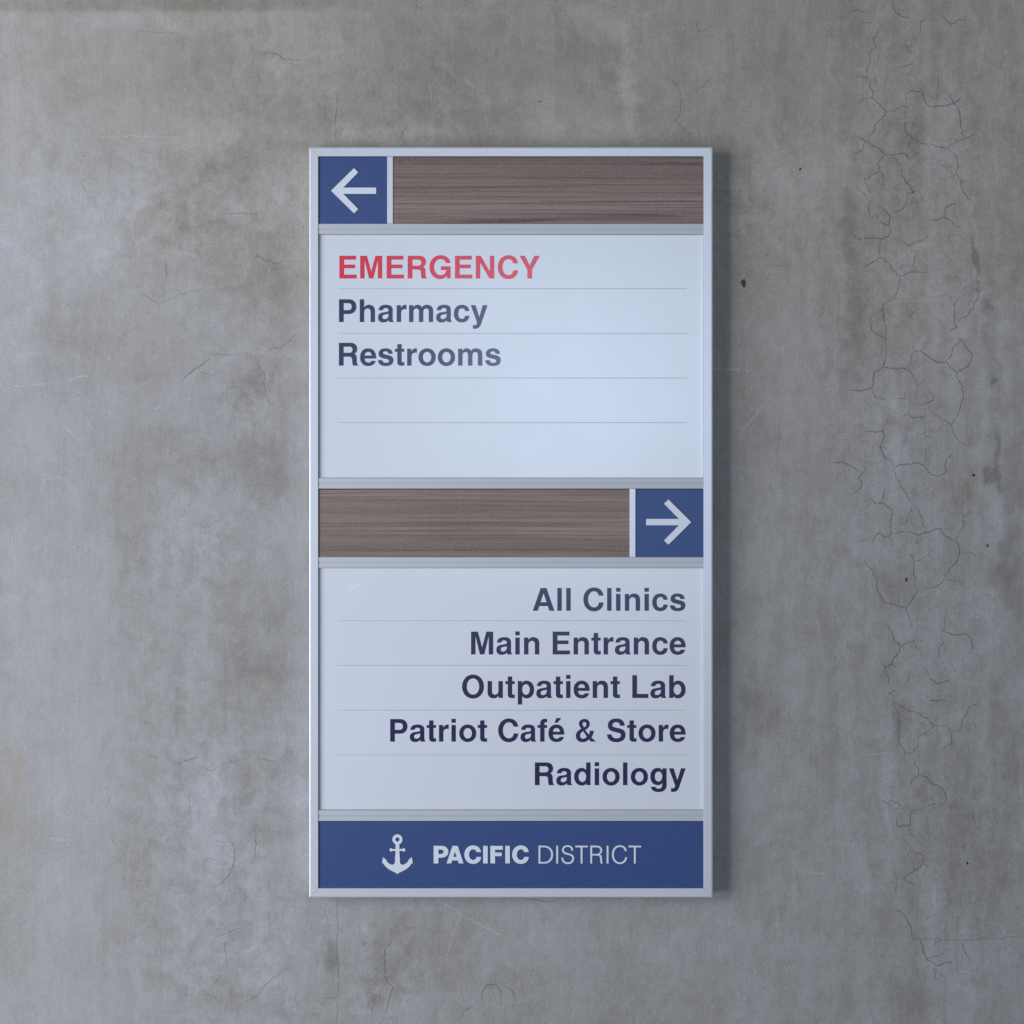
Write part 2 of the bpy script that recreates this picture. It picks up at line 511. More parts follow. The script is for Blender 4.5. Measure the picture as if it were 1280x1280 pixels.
craze = 0.10 + blobsum([(1150, 200, 90, 220, .9), (1120, 560, 70, 130, .9), (1150, 800, 80, 150, .6),
                        (1170, 1100, 90, 150, .8), (900, 250, 90, 80, .6), (830, 160, 60, 40, .6),
                        (340, 60, 60, 40, .5), (260, 300, 140, 80, .5), (420, 165, 60, 20, .5),
                        (310, 490, 40, 40, .7), (270, 1060, 60, 90, .6), (480, 1220, 50, 60, .7),
                        (620, 1240, 60, 40, .7), (290, 1200, 90, 80, .4)])
rust = blobsum([(20, 975, 10, 26, .6), (8, 1020, 9, 30, .5), (1077, 539, 5, 4, .9), (252, 1154, 4, 3, 1.0),
                (366, 1162, 3, 3, .7), (335, 858, 12, 10, .35), (1207, 610, 7, 9, .4), (569, 1234, 5, 8, .5)])


# how strongly the face is mottled: smooth trowelled areas low left, broken-up skin elsewhere
mottle = 0.38 + 1.15 * blobsum([(250, 270, 170, 90, .45), (350, 70, 80, 50, .35), (310, 490, 60, 60, .5), (240, 680, 90, 90, .35),
                         (250, 1000, 110, 170, .40), (300, 1200, 120, 90, .35), (480, 170, 100, 30, .4), (560, 110, 60, 40, .3),
                         (785, 100, 30, 70, .4), (1150, 300, 120, 300, .35), (930, 250, 60, 80, .4), (480, 1220, 60, 70, .4),
                         (1180, 1000, 90, 280, .22)])
mottle = mottle * (1 - 0.55 * np.exp(-((PXX - 80) / 90) ** 2) * (1 / (1 + np.exp(-(PYY - 560) / 60))))


warm = 0.55 + 0.45 * np.tanh((420 - PYY) / 330) + 0.10 * np.tanh((PXX - 500) / 400) - 0.15 * np.exp(-((PXX - 60) / 120) ** 2)

# -- cracks and scratches traced as poly-lines: (origin x, origin y, px scale, [(points), ...])
CRACKS = [
 (1040, 0, 5.333, .62, [
  [(330,170),(300,215),(300,240),(278,250),(280,285),(297,300),(295,322),(265,330),(252,360),(262,382),(255,420),(240,460),(232,515),(195,503),(165,515)],
  [(232,515),(262,545),(250,575),(280,615),(270,650),(320,695),(362,745),(355,770),(290,830),(292,865),(250,905)],
  [(280,615),(330,580)], [(362,745),(410,740),(440,722),(488,700),(515,720)], [(270,655),(215,662),(185,680)],
  [(488,700),(485,760),(495,800),(485,840),(500,890),(585,950),(655,955),(695,975),(770,985),(835,945),(930,905),(985,855)],
  [(150,900),(225,938),(262,960),(310,985),(350,1025),(400,1035),(460,1020),(505,1025),(515,1065),(490,1095)],
  [(515,1065),(545,1050),(560,1025),(610,995)], [(505,1025),(505,980),(530,930)],
  [(350,1025),(330,1060),(308,1085),(322,1110),(318,1140),(270,1165),(245,1190),(220,1190),(235,1240),(260,1275)],
  [(318,1140),(345,1180),(352,1240)], [(400,1035),(440,1080),(470,1105)],
  [(405,0),(405,50),(430,82),(470,110),(530,122)], [(745,105),(770,140),(797,160),(850,130),(895,125)],
  [(590,230),(590,150),(625,130),(630,90)], [(570,365),(565,385),(530,420),(480,445),(450,440)],
  [(520,545),(530,575),(545,600),(500,625),(490,700)],
  [(545,600),(600,610),(615,660),(640,700),(690,712),(760,700),(815,680),(870,645)],
  [(770,605),(800,660),(815,680),(850,740),(860,800),(865,890),(890,910)], [(710,500),(710,560),(720,600)],
  [(215,950),(205,995),(150,1030)],
  [(775,990),(800,1010),(840,1060),(845,1110),(830,1150),(850,1190),(885,1220)],
  [(320,360),(310,400),(290,430)], [(285,510),(305,565)], [(140,75),(180,60),(220,80)], [(200,150),(270,148)],
  [(460,490),(500,500),(525,480),(545,440)]]),
 (1040, 200, 5.333, .62, [
  [(310,300),(340,320),(375,350),(390,375),(385,410),(380,435),(355,430),(325,405),(295,375)],
  [(260,270),(245,320),(260,375),(275,380)],
  [(390,375),(415,340),(470,330),(490,300),(505,255),(545,280),(575,280)],
  [(505,255),(500,215),(550,215),(525,175),(495,150),(485,120),(465,100),(460,60)],
  [(380,435),(395,480),(380,505),(330,525),(280,520),(165,525),(145,500),(135,465)],
  [(330,525),(315,570),(318,620),(325,650),(385,690),(395,720),(425,745),(462,775),(450,830),(440,880),(415,915),(345,960),(335,1000),(345,1045),(357,1075),(362,1190),(362,1275)],
  [(380,505),(400,522),(470,540),(510,570),(560,550),(610,535),(640,500)], [(510,570),(495,600),(460,610)],
  [(325,650),(285,675),(225,710)], [(462,775),(500,755),(545,745),(600,745),(635,750)],
  [(545,745),(550,680),(555,640),(575,600)], [(265,1060),(265,1130),(290,1160),(340,1180),(362,1190),(380,1190)],
  [(640,395),(690,395),(750,380),(790,400),(825,440),(870,450)], [(750,380),(760,315),(830,285)],
  [(850,120),(865,175),(905,250),(940,285)], [(860,1055),(910,1035),(950,970),(975,910),(985,880)],
  [(855,920),(815,970),(820,1010),(820,1070),(835,1115),(780,1145)], [(500,1050),(530,1040),(580,995)],
  [(160,170),(210,220),(250,265)], [(130,595),(150,640),(165,670)]]),
 (1040, 400, 5.333, .60, [
  [(362,120),(365,230),(345,310),(390,325),(490,325),(530,345),(545,380),(565,410),(580,440)],
  [(345,310),(320,330),(285,345),(275,390),(280,420),(265,455),(180,470),(130,470)],
  [(265,455),(285,500),(300,520),(365,535)], [(490,325),(525,290),(535,240),(550,205),(545,160),(520,135)],
  [(550,210),(590,205),(640,235),(710,285),(760,280),(830,350),(835,385),(870,440),(880,520),(860,570),(840,640),(800,695)],
  [(830,350),(890,320),(930,285),(940,230),(905,190),(880,140),(845,120)], [(760,280),(800,230),(810,185),(850,150)],
  [(460,345),(450,390),(460,460)], [(490,480),(495,515),(440,525)],
  [(520,565),(510,620),(535,650),(615,648),(620,610),(608,575)], [(570,568),(620,555),(675,535),(680,510),(650,475)],
  [(660,605),(720,655),(790,695),(805,725),(830,790),(870,825),(920,830)], [(450,655),(490,635),(510,620)],
  [(220,745),(250,742),(340,745),(345,790),(322,840),(335,880),(355,915),(400,940),(412,970)],
  [(340,745),(350,710),(375,680),(365,650)],
  [(412,1000),(440,970),(480,965),(535,965),(550,950),(610,965),(640,1000),(660,1030),(720,1040),(760,1020),(760,940),(800,900)],
  [(412,1000),(430,1050),(460,1110),(500,1160),(530,1220),(535,1275)],
  [(240,985),(210,1020),(180,1045),(200,1080),(195,1120),(130,1170)], [(0,950),(70,945),(120,970),(190,1010)],
  [(350,1120),(340,1190),(330,1210)], [(250,1180),(290,1220),(330,1215),(400,1260)], [(615,740),(620,770),(660,785)],
  [(610,965),(635,930),(630,880)]]),
 (1040, 600, 5.333, .60, [
  [(330,155),(400,190),(405,230),(390,270),(398,330),(385,375),(360,385),(320,355),(285,385),(270,420)],
  [(385,375),(400,400),(410,440)], [(398,358),(450,350),(490,340),(505,315)],
  [(505,340),(570,365),(640,352),(690,328),(730,328),(755,375),(800,395),(830,400),(850,440),(855,490),(830,550),(790,590),(770,620)],
  [(640,352),(605,300),(610,260),(585,225),(580,195),(550,180)], [(535,205),(510,225),(505,270),(485,300)],
  [(830,395),(860,340),(885,290),(870,265),(895,230),(925,210)], [(865,495),(910,478),(960,500),(1000,505)],
  [(550,545),(545,600),(560,650),(550,710)], [(550,545),(600,530),(640,505)], [(550,545),(535,510),(535,480)],
  [(605,710),(640,725),(690,715),(740,680),(755,655),(755,595)], [(770,668),(840,670),(870,705),(895,725)],
  [(215,520),(240,570),(270,600),(280,630),(305,670),(300,720),(325,770),(350,815),(420,835),(495,850),(535,800),(555,765),(590,730)],
  [(495,850),(510,900),(530,950),(540,985)],
  [(370,965),(400,1020),(430,1080),(455,1110),(452,1150),(410,1195),(405,1225),(360,1248),(330,1215)],
  [(455,1110),(500,1085),(545,1085),(555,1055)], [(545,1085),(570,1120)],
  [(740,1010),(780,1020),(830,1035),(900,1030),(930,1050),(940,1130)], [(740,1010),(755,960),(755,900)],
  [(755,1070),(710,1120),(715,1180),(745,1225)], [(405,1225),(430,1250)], [(188,405),(245,402)]]),
 (1040, 800, 5.333, .62, [
  [(358,185),(380,250),(380,300)], [(375,345),(395,360),(430,330)],
  [(395,360),(415,380),(412,420),(480,445),(500,470),(550,475),(630,520),(682,575),(620,625),(575,655),(578,700),(545,750),(490,755),(460,710),(445,660),(450,600),(455,550),(430,460),(412,420)],
  [(682,575),(720,575),(768,572),(800,625),(800,690),(780,705),(710,740)],
  [(805,615),(850,608),(865,560),(875,525),(910,490),(912,450),(970,425),(995,380)], [(490,755),(470,790),(465,820)],
  [(545,770),(550,820),(580,855),(578,900),(530,940),(525,985)], [(578,905),(640,915),(660,950),(740,995),(765,1080),(725,1098)],
  [(650,1105),(690,1090)], [(340,1070),(375,1090),(400,1070),(440,1080),(490,1135)], [(490,1095),(530,1140),(600,1125)],
  [(530,1140),(525,1235),(440,1245),(432,1200)], [(650,405),(710,405),(770,408)],
  [(640,205),(650,255),(700,292),(750,280),(800,258)], [(790,120),(800,165),(830,210)], [(520,225),(510,260),(510,285)],
  [(850,1155),(890,1180),(910,1205)], [(945,1150),(940,1210)], [(945,555),(970,590)]]),
 (1040, 1000, 5.333, .60, [
  [(525,165),(525,220),(540,240)], [(485,265),(510,300)], [(520,335),(505,375)], [(560,335),(615,375),(605,425),(645,445)],
  [(615,375),(660,350)], [(545,400),(555,475),(500,505),(450,530),(430,515)], [(555,475),(600,430)], [(490,530),(550,575)],
  [(430,530),(435,580),(395,640)], [(425,735),(470,755),(500,800),(525,840),(535,900),(545,925)],
  [(530,930),(590,925),(605,970),(610,1010),(640,1070),(715,1105),(800,1080)], [(640,1055),(710,1040),(745,1020)],
  [(680,965),(730,935)], [(630,795),(690,770)], [(680,1105),(690,1150),(680,1200)], [(700,1150),(755,1185)],
  [(870,950),(880,1000),(905,1040),(920,1080)], [(890,690),(960,685)], [(610,1150),(630,1190)], [(545,700),(520,740)],
  [(570,1150),(585,1190)], [(620,1200),(600,1275)]]),
 (1040, 1000, 5.333, .30, [[(540,925),(900,935),(1280,912)]]),
 (640, 0, 4.923, .45, [
  [(945,480),(985,490),(1010,525),(1040,565),(1045,620),(1035,710),(1010,745),(1060,785),(1090,830),(1090,895)],
  [(1010,745),(970,780)], [(870,845),(910,865),(945,900)], [(1245,135),(1230,160),(1150,195),(1130,130)],
  [(1220,460),(1215,490),(1160,540),(1135,535)], [(780,860),(830,825)], [(1250,90),(1258,110)], [(760,720),(765,780),(770,820)]]),
 (380, 0, 4.923, .38, [
  [(195,560),(210,630),(195,720),(200,900)], [(690,0),(690,35),(725,50)], [(770,890),(750,830),(740,800),(765,785)],
  [(590,850),(640,770)], [(400,740),(405,800)], [(700,770),(730,800)], [(510,750),(545,785)]]),
 (0, 0, 3.2, .38, [
  [(1055,205),(1110,215),(1145,240),(1200,235)], [(640,1220),(690,1190),(760,1165),(820,1155)], [(560,1170),(640,1220)],
  [(1000,1010),(1050,1035),(1105,1055),(1140,1040)], [(330,715),(330,750),(355,780)], [(1195,820),(1225,815)],
  [(530,1010),(560,985)], [(740,80),(745,115)], [(665,1030),(665,1120)], [(550,120),(640,130),(700,130)],
  [(900,855),(960,855),(1060,850),(1110,810)], [(540,880),(545,960)]]),
 (0, 380, 3.282, .45, [
  [(740,315),(790,275),(860,225)], [(1100,187),(1150,182),(1190,150),(1210,120)],
  [(1060,250),(1085,290),(1090,350),(1075,390)], [(650,0),(655,30)], [(870,205),(970,210)], [(820,280),(880,292)],
  [(1190,1130),(1205,1170)], [(730,790),(735,830)]]),
 (100, 980, 4.267, .42, [
  [(805,290),(825,345),(825,410),(800,480),(760,530),(715,550)], [(160,285),(190,330)], [(165,60),(155,95),(135,120)],
  [(930,220),(940,290),(935,395)], [(715,825),(770,800),(855,770)],
  [(880,1165),(940,1135),(980,1085),(1040,1030),(1085,995)], [(760,1020),(710,1080)], [(670,1125),(720,1135),(735,1165)],
  [(770,830),(775,890),(790,1000)], [(1005,670),(1015,810)], [(640,1180),(675,1215)], [(580,30),(585,180)],
  [(825,100),(830,180)], [(630,140),(635,190)], [(500,355),(570,350)], [(855,1170),(845,1230)]]),
 (400, 1080, 4.267, .45, [
  [(95,190),(90,300),(100,330),(90,400),(100,600),(90,850)], [(380,420),(345,460),(350,600),(390,660),(350,800)],
  [(860,750),(870,680),(890,650),(940,640),(970,680),(960,750)], [(990,650),(1030,680),(1045,740)], [(750,680),(770,750)],
  [(730,840),(775,780),(850,740)], [(1090,195),(1180,198),(1265,205)], [(0,717),(70,718)], [(280,575),(340,530)],  # second line: dark wedge just below the sign's frame
  [(220,580),(260,640)], [(875,800),(885,820)], [(0,428),(60,430)]]),
 (0, 760, 3.2, .42, [[(700,625),(750,610),(800,595)], [(800,625),(845,655),(880,630),(950,610),(1000,590)], [(425,795),(445,755)],
  [(1115,260),(1135,300)], [(1040,600),(1100,615)], [(590,595),(645,600)]]),
 (880, 160, 6.4, .32, [[(150,340),(190,380),(175,450)], [(120,505),(210,530),(260,500)], [(640,240),(690,190)], [(540,340),(600,300)],
  [(590,600),(620,630)], [(480,1095),(660,1100)], [(820,740),(845,720)], [(400,400),(480,375)], [(110,780),(140,820)],
  [(1210,470),(1270,520)], [(1105,905),(1160,955),(1200,1000)], [(1185,815),(1225,885),(1280,885)]]),
]
SCRATCHES = [
 (0, 380, 3.282, .5, [[(30,345),(200,325),(370,292)], [(350,470),(385,515),(430,560)], [(260,495),(340,570)], [(620,440),(675,412)],
  [(170,770),(180,720),(250,705)], [(385,180),(365,200)], [(445,210),(440,235)]]),
 (0, 0, 3.2, .45, [[(385,545),(560,545),(740,548)]]),
 (400, 1080, 4.267, .9, [[(55,205),(35,265),(15,320)]]),
 (400, 1080, 4.267, .4, [[(620,185),(720,245),(860,330),(1000,400)], [(755,250),(700,400),(670,500)], [(430,740),(510,690)],
  [(1220,380),(1213,410)], [(770,200),(755,250)], [(1140,615),(1130,640)], [(1150,780),(1140,840)]]),
 (640, 640, 2.0, .45, [[(545,1010),(540,1060)], [(420,1140),(470,1090)], [(310,1280),(322,1235)], [(385,1205),(415,1150)],
  [(1180,190),(1225,225)], [(1060,930),(1050,980)], [(730,900),(790,905)], [(870,608),(960,604)]]),
 (640, 0, 2.0, 1.5, [[(505,922),(548,924),(592,926)]]),
 (640, 0, 2.0, .4, [[(630,1010),(570,1085)], [(930,756),(1000,752),(1080,748)]]),
 (1040, 1000, 5.333, .5, [[(270,905),(268,1000)], [(690,620),(680,730)], [(850,1140),(910,1150),(970,1175)]]),
 (0, 760, 3.2, .4, [[(170,920),(290,930)], [(330,860),(385,862)], [(130,1265),(210,1195)], [(755,215),(800,150)]]),
 (380, 0, 4.923, .45, [[(985,480),(1080,560)], [(775,500),(778,560),(785,620)], [(820,655),(850,640)], [(1110,720),(1150,830)]]),
]


def line_field(groups, base_w):
    vec = np.full((NZ, NX, 3), 0.05)
    dist = np.full((NZ, NX), 0.05)
    wid = np.full((NZ, NX), base_w)
    marg = 0.0060
    for ox, oy, s, wmm, lines in groups:
        for ln in lines:
            pts = [wall_pt(ox + a / s, oy + b / s) for a, b in ln]
            # break every leg into short, slightly wandering steps
            fine = [pts[0]]
            for (x0, z0), (x1, z1) in zip(pts, pts[1:]):
                L = math.hypot(x1 - x0, z1 - z0)
                n = max(1, int(L / 0.0035))
                for i in range(1, n + 1):
                    q = i / n
                    j = 0.0 if i == n else 0.0007
                    fine.append((x0 + (x1 - x0) * q + rng.normal(0, j), z0 + (z1 - z0) * q + rng.normal(0, j)))
            N = len(fine) - 1
            ws = wmm * (0.70 + 0.5 * rng.random()) * 0.001
            for i, ((x0, z0), (x1, z1)) in enumerate(zip(fine, fine[1:])):
                e = min(i, N - 1 - i)
                w = ws * (0.60 + 0.40 * min(1.0, e / 3.0)) * (0.82 + 0.36 * rng.random())
                i0 = np.searchsorted(gx, min(x0, x1) - marg)
                i1 = np.searchsorted(gx, max(x0, x1) + marg)
                k0 = np.searchsorted(gz, min(z0, z1) - marg)
                k1 = np.searchsorted(gz, max(z0, z1) + marg)
                if i1 <= i0 or k1 <= k0:
                    continue
                sx, sz = X[k0:k1, i0:i1], Zg[k0:k1, i0:i1]
                dx, dz = x1 - x0, z1 - z0
                LL = dx * dx + dz * dz + 1e-12
                tt = np.clip(((sx - x0) * dx + (sz - z0) * dz) / LL, 0, 1)
                vx, vz = x0 + tt * dx - sx, z0 + tt * dz - sz
                d = np.hypot(vx, vz)
                m = d < dist[k0:k1, i0:i1]
                dist[k0:k1, i0:i1][m] = d[m]
                vec[k0:k1, i0:i1, 0][m] = vx[m]
                vec[k0:k1, i0:i1, 1][m] = 0.0
                vec[k0:k1, i0:i1, 2][m] = vz[m]
                wid[k0:k1, i0:i1][m] = w
    return vec, dist, wid


cvec, cdist, cwid = line_field(CRACKS, 0.0004)
svec, sdist, swid = line_field(SCRATCHES, 0.0004)

# gentle trowelled unevenness, always behind the plane y = 0 that the sign hangs on
relief = 0.0009 * (fbm(PXX / 120, PYY / 120, 61, 4) + 0.5) + 0.0003 * (fbm(PXX / 18, PYY / 18, 67, 3) + 0.5)
co = np.empty((NZ, NX, 3))
co[..., 0] = X
co[..., 1] = relief
co[..., 2] = Zg + Z0
nv = NX * NZ
idx = np.arange(nv).reshape(NZ, NX)
quads = np.stack([idx[:-1, :-1], idx[:-1, 1:], idx[1:, 1:], idx[1:, :-1]], -1).reshape(-1, 4)
# back face and edges give the wall its thickness
rim = np.concatenate([idx[0, :], idx[1:, -1], idx[-1, -2::-1], idx[-2:0:-1, 0]])
back = co.reshape(-1, 3)[rim].copy()
back[:, 1] = 0.20
rb = nv + np.arange(len(rim))
rim_q = np.stack([rim, rb, np.roll(rb, -1), np.roll(rim, -1)], -1)
quads = np.concatenate([quads, rim_q])
allco = np.concatenate([co.reshape(-1, 3), back])
me = bpy.data.meshes.new("wall")
me.vertices.add(len(allco))
me.vertices.foreach_set("co", allco.astype(np.float32).ravel())
me.loops.add(quads.size + len(rim))
me.polygons.add(len(quads) + 1)
me.loops.foreach_set("vertex_index", np.concatenate([quads.ravel(), rb[::-1]]).astype(np.int32))
me.polygons.foreach_set("loop_start", np.concatenate([np.arange(len(quads)) * 4, [quads.size]]).astype(np.int32))
me.update(calc_edges=True)
me.validate()
me.polygons.foreach_set("use_smooth", np.array([True] * (len(me.polygons) - len(rim) - 1) + [False] * (len(rim) + 1)))


def fattr(name, arr):
    a = me.attributes.new(name, 'FLOAT', 'POINT')
    a.data.foreach_set("value", np.concatenate([arr.ravel(), arr.ravel()[rim]]).astype(np.float32))


def vattr(name, arr):
    a = me.attributes.new(name, 'FLOAT_VECTOR', 'POINT')
    f = arr.reshape(-1, 3)
    a.data.foreach_set("vector", np.concatenate([f, f[rim]]).astype(np.float32).ravel())


fattr("tone", tone)
fattr("streak", streak)
fattr("craze", np.clip(craze, 0, 1))
fattr("rust", rust)
fattr("mottle", mottle)
fattr("warm", warm)
fattr("scuff", np.clip(scuff, 0, 1))
fattr("crack_dist", cdist)
fattr("crack_w", cwid)
vattr("crack_vec", cvec)
fattr("scratch_dist", sdist)
fattr("scratch_w", swid)
vattr("scratch_vec", svec)
me.materials.append(M['concrete'])
wall = bpy.data.objects.new("wall", me)
COL.objects.link(wall)
wall["kind"] = "structure"
wall["label"] = "cracked grey bare concrete wall behind the directory sign"


def speck(name, px, py, rx, rz, rot, h, mat, label=None):
    """a small irregular lump stuck in the concrete"""
    x, z = wall_pt(px, py)
    n, vs, fs = 12, [], []
    a0 = math.radians(rot)
    for ring, (s, hy) in enumerate(((1.0, 0.0015), (0.95, -0.25 * h), (0.6, -h))):
        for i in range(n):
            t = 2 * math.pi * i / n
            k = s * (1 + 0.16 * math.sin(3 * t + px) + 0.10 * math.sin(5 * t + py))
            u, v = rx * k * math.cos(t), rz * k * math.sin(t)
            vs.append((x + u * math.cos(a0) - v * math.sin(a0), hy, Z0 + z + u * math.sin(a0) + v * math.cos(a0)))
    for r in range(2):
        for i in range(n):
            j = (i + 1) % n
            fs.append((r * n + i, r * n + j, (r + 1) * n + j, (r + 1) * n + i))
    fs.append(tuple(range(2 * n, 3 * n)))
    o = mesh_obj(name, vs, fs, mat, wall, True)
    if label:
        o["label"] = label
    return o


speck("nail_stub", 929, 354, .0026, .0052, 6, .0016, M['rust'], "rusty brown nail stub in the concrete")
speck("rust_speck", 1132.5, 724.5, .0011, .0030, -4, .0006, M['rust'])
speck("rust_speck", 1234, 682, .0010, .0026, 14, .0006, M['rust'])
speck("dark_speck", 1217, 594, .0015, .0016, 0, .0006, M['hole'])
speck("dark_speck", 1000, 211.5, .0009, .0018, -40, .0005, M['hole'])
speck("dark_speck", 674, 127, .0007, .0011, 30, .0005, M['hole'])
speck("dark_speck", 1209, 1079, .0010, .0018, 10, .0005, M['hole'])


# ------------------------------------------------------------------ the sign
SL, SR, ST, SB = 386.2, 891.2, 183.6, 1122.1     # outer edges, px = mm at the sign's face
FW = 11.7                                         # face width of the frame
FY = -DEPTH                                       # front plane

sign = bpy.data.objects.new("directory_sign", None)
COL.objects.link(sign)
BASE = Vector((0.0, 0.0, wz(SB)))
sign.location = BASE
sign["label"] = "tall aluminium framed hospital directory sign hung on the concrete wall"
sign["category"] = "sign"


def loc(v):
    return (v[0] - BASE.x, v[1] - BASE.y, v[2] - BASE.z)


def part(name, verts, faces, mat, parent=sign, label=None, smooth=False):
    o = mesh_obj(name, [loc(v) for v in verts], faces, mat, parent, smooth)
    if label:
        o["label"] = label
    return o


def bevel(o, w, seg=2, angle=30):
    b = o.modifiers.new("bevel", 'BEVEL')
    b.width = w
    b.segments = seg
    b.limit_method = 'ANGLE'
    b.angle_limit = math.radians(angle)
    return o


def box(name, x0, x1, yt, yb, y0, y1, mat, parent=sign, label=None, bw=0.0003):
    """px extents, depth y0 (front) .. y1 (back) in metres"""
    X0, X1, Z1, Z0_ = wx(x0), wx(x1), wz(yt), wz(yb)
    v = [(X0, y0, Z0_), (X1, y0, Z0_), (X1, y0, Z1), (X0, y0, Z1), (X0, y1, Z0_), (X1, y1, Z0_), (X1, y1, Z1), (X0, y1, Z1)]
    f = [(0, 1, 2, 3), (5, 4, 7, 6), (4, 0, 3, 7), (1, 5, 6, 2), (3, 2, 6, 7), (4, 5, 1, 0)]
    o = part(name, v, f, mat, parent, label)
    if bw:
        bevel(o, bw)
    return o


# frame: four mitred rails; profile = (inward mm, behind-front mm)
PROF = [(0.0, 29.6), (0.0, 1.4), (0.35, 0.72), (1.9, 0.0), (FW - 0.5, 0.0), (FW, 0.5), (FW, 8.0), (2.0, 8.0), (2.0, 29.6)]
GAP = 0.10


def rail(side):
    vs = []
    for end in (0, 1):
        for u, d in PROF:
            y = FY + d / 1000
            if side in ('left', 'right'):
                px = SL + u if side == 'left' else SR - u
                py = (SB - u - GAP) if end == 0 else (ST + u + GAP)
            else:
                py = ST + u if side == 'top' else SB - u
                px = (SL + u + GAP) if end == 0 else (SR - u - GAP)
            vs.append((wx(px), y, wz(py)))
    n = len(PROF)
    fs = [(i, (i + 1) % n, n + (i + 1) % n, n + i) for i in range(n)]
    fs += [tuple(range(n))[::-1], tuple(range(n, 2 * n))]
    if side in ('right', 'top'):
        fs = [f[::-1] for f in fs]
    return part("frame_rail", vs, fs, M['alu'])


for s in ('left', 'right', 'top', 'bottom'):
    rail(s)

IL, IR, IT, IB = SL + FW, SR - FW, ST + FW, SB - FW
box("back_board", SL + 2.3, SR - 2.3, ST + 2.3, SB - 2.3, FY + 0.0084, -0.0012, M['back'])

WHITE_Y = FY + 0.0042
TILE_Y = FY + 0.0020


def bar(name, x0, x1, yt, yb, gpos):
    """horizontal divider with two rounded ribs and a groove between them; the side next to a white
    insert steps down in a shallow slope"""
    h = yb - yt
    prof = [(0.0, 7.8), (0.0, 1.5), (0.5, 1.0), (gpos - 0.55, 1.0), (gpos - 0.35, 1.9), (gpos + 0.35, 1.9),
            (gpos + 0.55, 1.15), (h - 0.6, 1.15), (h, 1.75), (h, 7.8)]
    vs = []
    for xx in (x0, x1):
        for u, d in prof:
            vs.append((wx(xx), FY + d / 1000, wz(yt + u)))
    n = len(prof)
    fs = [((i + 1) % n, i, n + i, n + (i + 1) % n) for i in range(n)]
    fs += [tuple(range(n)), tuple(range(n, 2 * n))[::-1]]
    return part(name, vs, fs, M['alu_bar'])


g = 0.15
bar("divider_bar", IL + g, IR - g, 279.4, 292.8, 6.8)
bar("divider_bar", IL + g, IR - g, 597.4, 610.9, 6.7)
bar("divider_bar", IL + g, IR - g, 696.3, 710.0, 6.8)
bar("divider_bar", IL + g, IR - g, 1012.8, 1026.7, 7.0)
box("upright_divider", 483.9, 491.1, IT + g, 279.3, FY + 0.0010, FY + 0.0078, M['alu'])
box("upright_divider", 787.2, 794.5, 611.0, 696.2, FY + 0.0010, FY + 0.0078, M['alu'])

p_arrow_l = box("arrow_panel", IL + 1.2, 483.8, IT + 0.7, 279.3, TILE_Y, FY + 0.0080, M['blue'], label="navy blue square tile with arrow pointing left")
p_wood_l = box("wood_panel", 491.3, IR - g, IT + 0.7, 279.3, TILE_Y, FY + 0.0080, M['wood_a'], label="strongly streaked brown wood grain panel beside the left arrow")
p_white_l = box("directory_panel", IL + 0.6, IR - 0.05, 293.0, 597.3, WHITE_Y, FY + 0.0080, M['white'], label="white panel listing emergency, pharmacy and restrooms")
p_wood_r = box("wood_panel", IL + 1.2, 787.1, 611.7, 696.2, TILE_Y, FY + 0.0080, M['wood_b'], label="fine grained brown wood panel beside the right arrow")
p_arrow_r = box("arrow_panel", 795.2, IR - g, 611.7, 696.2, TILE_Y, FY + 0.0080, M['blue'], label="navy blue square tile with arrow pointing right")
p_white_r = box("directory_panel", IL + 0.6, IR - 0.05, 710.2, 1012.7, WHITE_Y, FY + 0.0080, M['white2'], label="white panel listing five destinations to the right")
p_foot = box("name_panel", IL + 1.2, IR - g, 1027.3, IB - g, TILE_Y, FY + 0.0080, M['blue'], label="navy blue footer panel with anchor and district name")

for y in (360.3, 416.2, 472.2, 528.1):
    box("rule_line", 422.2, 858.6, y - 0.42, y + 0.42, WHITE_Y - 0.00008, WHITE_Y + 0.0001, M['rule'], p_white_l, bw=0)
for y in (776.2, 832.2, 888.3, 944.3):
    box("rule_line", 421.4, 857.8, y - 0.42, y + 0.42, WHITE_Y - 0.00008, WHITE_Y + 0.0001, M['rule'], p_white_r, bw=0)


# ------------------------------------------------------------------ lettering
# Path letters: M/L/H/V as usual, C = cubic, h = quarter turn that leaves level and arrives upright,
# v = quarter turn that leaves upright and arrives level.
RO = "M306 546 h 34 266 v 306 -14 h 578 266 v 306 546 Z M306 430 h 174 266 v 306 102 h 438 266 v 306 430 Z"
EPATH = ("M526 222 H165 C168 145 210 97 283 97 C330 97 362 115 378 150 L518 150 C490 45 400 -14 280 -14 C120 -14 23 92 23 262 "
         "C23 438 122 546 278 546 C438 546 528 430 528 250 Z M385 318 C380 392 340 432 279 432 C216 432 176 392 167 318 Z")
BPATH = ("M61 718 V0 H195 V60 C225 12 270 -14 330 -14 C475 -14 578 95 578 265 C578 438 478 546 340 546 C278 546 232 520 201 474 V718 Z "
         "M319 430 h 201 266 v 319 101 h 438 266 v 319 430 Z")
NPATH = "M65 0 V532 H200 V455 C232 515 283 546 350 546 C480 546 546 470 546 345 V0 H406 V318 C406 390 375 425 310 425 C245 425 205 382 205 305 V0 Z"
